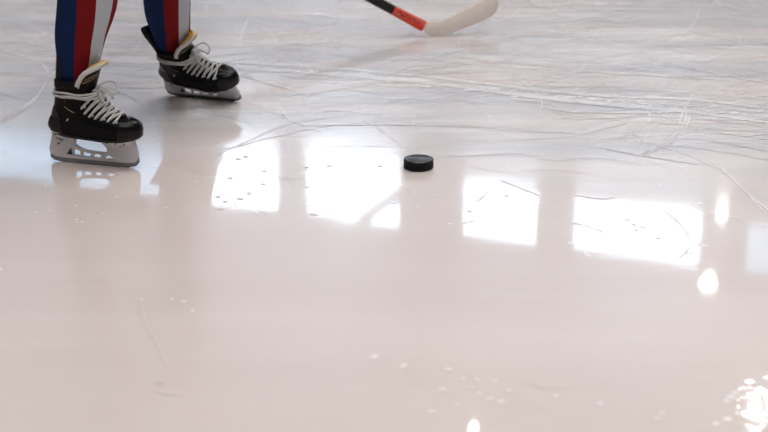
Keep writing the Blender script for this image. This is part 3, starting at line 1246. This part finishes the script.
# throat begins where the blade ends; the shaft centre passes pixel (424.5, 26.5)
thr = at_depth(424.5, 26.8, HD - .005)
sdn = (tip_hand - thr).normalized()
base_off = thr - heel
L_or = .125
for _ in range(40):
    p = thr + sdn * L_or
    v = p - CAM
    px = 384 + F * v.x / v.dot(FW)
    L_or += .003 if px > 398.5 else 0
shaft_box('throat', 0.0, L_or, .040, .034, M['orange'])['label'] = 'orange red throat with small dark marks'
shaft_box('shaft', L_or, 1.02, .034, .031, M['shaft'])['label'] = 'black shaft'
wd = (UP - sdn * UP.dot(sdn)).normalized()
td = wd.cross(sdn).normalized()
if td.y > 0:
    td = -td
bm = bmesh.new()
for k_, (s, w_, l_) in enumerate(((.20, .2, .05), (.34, .25, .06), (.48, -.1, .04), (.60, .3, .05), (.70, -.2, .06), (.82, .15, .05))):
    c = base_off + sdn * (s * L_or) + wd * (w_ * .018) + td * .0112
    tube(bm, [c - sdn * l_ * .10, c + sdn * l_ * .10 + wd * .002], .0024, 5)
obj('throat_print', bm, M['print_dark'], stick)
bm = bmesh.new()
tube(bm, [base_off + sdn * (.83 * L_or - .004) - wd * .006 + td * .0112, base_off + sdn * (.83 * L_or + .004) - wd * .006 + td * .0112], .002, 5)
obj('throat_print', bm, M['gold'], stick)
bm = bmesh.new()
kc = base_off + sdn * 1.025
tube(bm, [kc - sdn * .05, kc - sdn * .045, kc, kc + sdn * .006], [.019, .0205, .0205, .014], 12)
obj('butt_end', bm, M['blade_tape'], stick)
# blade: (top px, bottom px) pairs from heel to toe, curving slightly away
bt = ((424.5, 20.8), (431, 21.4), (440, 20.8), (450, 16.8), (459, 12.4), (467, 8.2), (476, 3.6), (484, -0.8), (491, -4.0), (496, -4.4), (498.6, -2.0))
bb = ((424.5, 32.3), (433, 37.3), (443.5, 35.6), (453, 32.6), (462, 29.2), (470, 26.2), (477, 23.2), (485, 20.0), (491.5, 16.4), (496.5, 11.8), (499, 4.5))
rr = []
for i, (a, c) in enumerate(zip(bt, bb)):
    s = i / 10
    Yb = HD + .03 * s + .05 * s * s
    A, C_ = at_depth(*a, Yb), at_depth(*c, Yb)
    th = .006 if i < 9 else (.0045 if i == 9 else .002)
    if i == 0:
        th = .010
    n_ = Vector((0, -1, 0))
    u_ = (A - C_)
    rr.append([q_ - heel for q_ in (C_ + n_ * th * .6, C_ + u_ * .06 + n_ * th, A - u_ * .06 + n_ * th, A + n_ * th * .6, A - n_ * th * .6, A - u_ * .06 - n_ * th, C_ + u_ * .06 - n_ * th, C_ - n_ * th * .6)])
bm = bmesh.new()
loft(bm, rr, True, True, True)
obj('blade', bm, M['blade_tape'], stick, sharp=40)['label'] = 'pale beige curved blade'

# ------------------------------------------------------------------ the person's body and clothes
hL = thr + sdn * .90                       # left hand near the end of the shaft
hR = kneeR + Vector((-.03, -.12, .16))     # right hand hanging by the knee
shL, shR = chest + LAT * .15 + Vector((0, 0, .06)), chest - LAT * .15 + Vector((0, 0, .06))
elL = (shL + hL) / 2 + LAT * .09 + Vector((-.05, 0, -.06))
elR = (shR + hR) / 2 - LAT * .10 + Vector((-.06, 0, -.05))
wrL = hL + (elL - hL).normalized() * .07
wrR = hR + (elR - hR).normalized() * .07
footN = NEAR_M @ Vector((.17, 0, .11)); footF = FAR_M @ Vector((.17, 0, .11))
heelN = NEAR_M @ Vector((.06, 0, .115)); heelF = FAR_M @ Vector((.06, 0, .115))
J = [(hip_c, (.10, .085)), (hip_c.lerp(chest, .5), (.095, .08)), (chest, (.115, .09)), (neck, .045), (head + Vector((0, 0, -.03)) + toe * .012, (.072, .078)), (head + Vector((0, 0, .06)), (.07, .075)),
     (shL, .05), (elL, .034), (wrL, .024), (shR, .05), (elR, .034), (wrR, .024),
     (hipL, .075), (kneeL, .048), (ank_f, .026), (heelF, .026), (footF, .022),
     (hipR, .075), (kneeR, .048), (ank_n, .026), (heelN, .026), (footN, .022), (hL + (wrL - hL) * .6, .022), (hR + (wrR - hR) * .6, .022), (fc[-1][0], .040), (nc[-1][0], .040), (fc[3][0], .034), (nc[4][0], .034)]
E = [(0, 1), (1, 2), (2, 3), (3, 4), (4, 5), (2, 6), (6, 7), (7, 8), (2, 9), (9, 10), (10, 11), (0, 12), (12, 13), (13, 24), (24, 26), (26, 14), (14, 15), (15, 16), (0, 17), (17, 18), (18, 25), (25, 27), (27, 19), (19, 20), (20, 21), (8, 22), (11, 23)]
base = Vector(((near_mid.x + far_mid.x) / 2, (near_mid.y + far_mid.y) / 2, 0))
bme = skin_mesh(J, E)
bme.transform(Matrix.Translation(-base))
bme.materials.clear()
person = link('person', bme, M['skin'])
person.location = base
person['label'] = 'person in blue, red and white striped trousers and black hockey skates holding a stick'
person['category'] = 'person'
PI = Matrix.Translation(-base)
for s_, mx in ((near, NEAR_M), (far, FAR_M)):
    s_.parent = person
    s_.matrix_world = mx
    s_.matrix_parent_inverse = Matrix.Identity(4)
    s_.matrix_basis = PI @ mx


def pobj(name, bm, mats, label=None, parent=None, sharp=None):
    for v in bm.verts:
        v.co = v.co - base
    o_ = obj(name, bm, mats, parent or person, sharp=sharp)
    if label:
        o_['label'] = label
    return o_


# trouser legs with vertical stripes, continued up to the hip
def full_leg(rings, tags, cents, knee, hip, seed):
    bm = bmesh.new()
    last, c0 = rings[-1], cents[-1][0]
    hw0 = cents[-1][1]
    path = catmull([c0, knee, knee.lerp(hip, .5), hip], 6)
    n0 = len(path)
    rr = [r_[:] for r_ in rings]
    for i, c in enumerate(path[1:], 1):
        t = i / (n0 - 1)
        k_ = 1 + .22 * t
        rr.append([c + (p - c0) * k_ for p in last])
    # refine the lower part for folds
    rv = [[bm.verts.new(p) for p in r_] for r_ in rr]
    n_ = len(tags)
    for a, c in zip(rv, rv[1:]):
        for i in range(n_):
            j = (i + 1) % n_
            bm.faces.new((a[i], a[j], c[j], c[i])).material_index = tags[i]
    return bm


for rings_, tags_, cents_, kn, hp, sd_, lb in ((nr, ntags, nc, kneeR, hipR, 1, 'striped trouser leg nearer the camera'), (fr, ftags, fc, kneeL, hipL, 2, 'striped trouser leg farther back')):
    bm = full_leg(rings_, tags_, cents_, kn, hp, sd_)
    o_ = pobj('trouser_leg', bm, [M['blue'], M['red'], M['white']], 'blue, red and white ' + lb)
    o_.modifiers.new('smooth', 'SUBSURF').levels = 1
    o_.modifiers['smooth'].render_levels = 2


def cloth(name, joints, edges, m_, label=None):
    me_ = skin_mesh(joints, edges)
    me_.transform(PI)
    me_.materials.clear()
    o_ = link(name, me_, m_, person)
    if label:
        o_['label'] = label
    return o_


cloth('shorts', [(hip_c, (.125, .12)), (hip_c.lerp(chest, .3), (.115, .10)), (hipL + (kneeL - hipL) * .15, .10), (hipL + (kneeL - hipL) * .55, .098), (hipR + (kneeR - hipR) * .15, .10), (hipR + (kneeR - hipR) * .55, .098)],
      [(0, 1), (0, 2), (2, 3), (0, 4), (4, 5)], M['blue'], 'blue padded hockey shorts')
cloth('jersey', [(hip_c.lerp(chest, .15), (.135, .12)), (hip_c.lerp(chest, .6), (.135, .11)), (chest, (.14, .11)), (chest.lerp(neck, .75), (.06, .06)), (shL, .068), (elL, .055), (wrL.lerp(elL, .15), .042), (shR, .068), (elR, .055), (wrR.lerp(elR, .15), .042)],
      [(0, 1), (1, 2), (2, 3), (2, 4), (4, 5), (5, 6), (2, 7), (7, 8), (8, 9)], M['red'], 'red hockey jersey')
for h_, wr, s_ in ((hL, wrL, 1), (hR, wrR, -1)):
    bm = bmesh.new()
    ax = sdn
    inn = (wr - h_).normalized()
    inn = (inn - ax * inn.dot(ax)).normalized()
    cr = ax.cross(inn)
    # cuff and back of the hand
    tube(bm, [wr + (wr - h_) * .8, wr, h_ + inn * .045, h_ + inn * .034], [.05, .042, .040, .030], 14)
    for k_ in range(4):
        c = h_ + ax * (-.036 + .024 * k_)
        rr_ = .034 - .001 * abs(k_ - 1)
        tube(bm, [c + (inn * math.cos(a) + cr * math.sin(a)) * rr_ for a in [R(-10 + 235 * j / 9) for j in range(10)]], [.0115] * 9 + [.009], 8)
    tube(bm, [h_ + inn * .036 - ax * .02, h_ + inn * .018 - cr * .034 - ax * .01, h_ - inn * .014 - cr * .034 + ax * .012, h_ - inn * .028 - cr * .022 + ax * .026], [.013, .0125, .011, .009], 8)
    pobj('glove', bm, M['glove'])
# face and helmet
fx = toe
bm = bmesh.new()
tube(bm, [head + fx * .078 + Vector((0, 0, .02)), head + fx * .098 + Vector((0, 0, -.004)), head + fx * .082 + Vector((0, 0, -.012))], [.007, .011, .010], 8)
pobj('nose', bm, M['skin'])
for s_ in (-1, 1):
    bm = bmesh.new()
    tube(bm, [head + LAT * s_ * .074 + Vector((0, 0, .018)), head + LAT * s_ * .082 + Vector((0, 0, .0)), head + LAT * s_ * .074 + Vector((0, 0, -.02))], [.009, .013, .008], 8)
    pobj('ear', bm, M['skin'])
for s_ in (-1, 1):
    bm = bmesh.new()
    v = bmesh.ops.create_uvsphere(bm, u_segments=12, v_segments=8, radius=.011)['verts']
    bmesh.ops.translate(bm, verts=v, vec=head + fx * .072 + LAT * s_ * .030 + Vector((0, 0, .02)))
    pobj('eye', bm, M['eye'])
bm = bmesh.new()
tube(bm, [head + fx * (.080 - .006 * abs(a)) + LAT * a * .018 + Vector((0, 0, -.040)) for a in (-1, -.5, 0, .5, 1)], [.003, .005, .006, .005, .003], 8)
pobj('mouth', bm, M['lip'])
bm = bmesh.new()
bmesh.ops.create_uvsphere(bm, u_segments=28, v_segments=16, radius=1)
for v in [v for v in bm.verts if v.co.z < -.15]:
    pass
bmesh.ops.delete(bm, geom=[v for v in bm.verts if v.co.z < -.10 and v.co.x > -.2 or v.co.z < -.5], context='VERTS')
rot = Matrix((fx, LAT, Vector((0, 0, 1)))).transposed()
for v in bm.verts:
    v.co = head + Vector((0, 0, .035)) + rot @ Vector((v.co.x * .105, v.co.y * .092, v.co.z * .098))
pobj('helmet', bm, M['helmet'], 'white helmet')
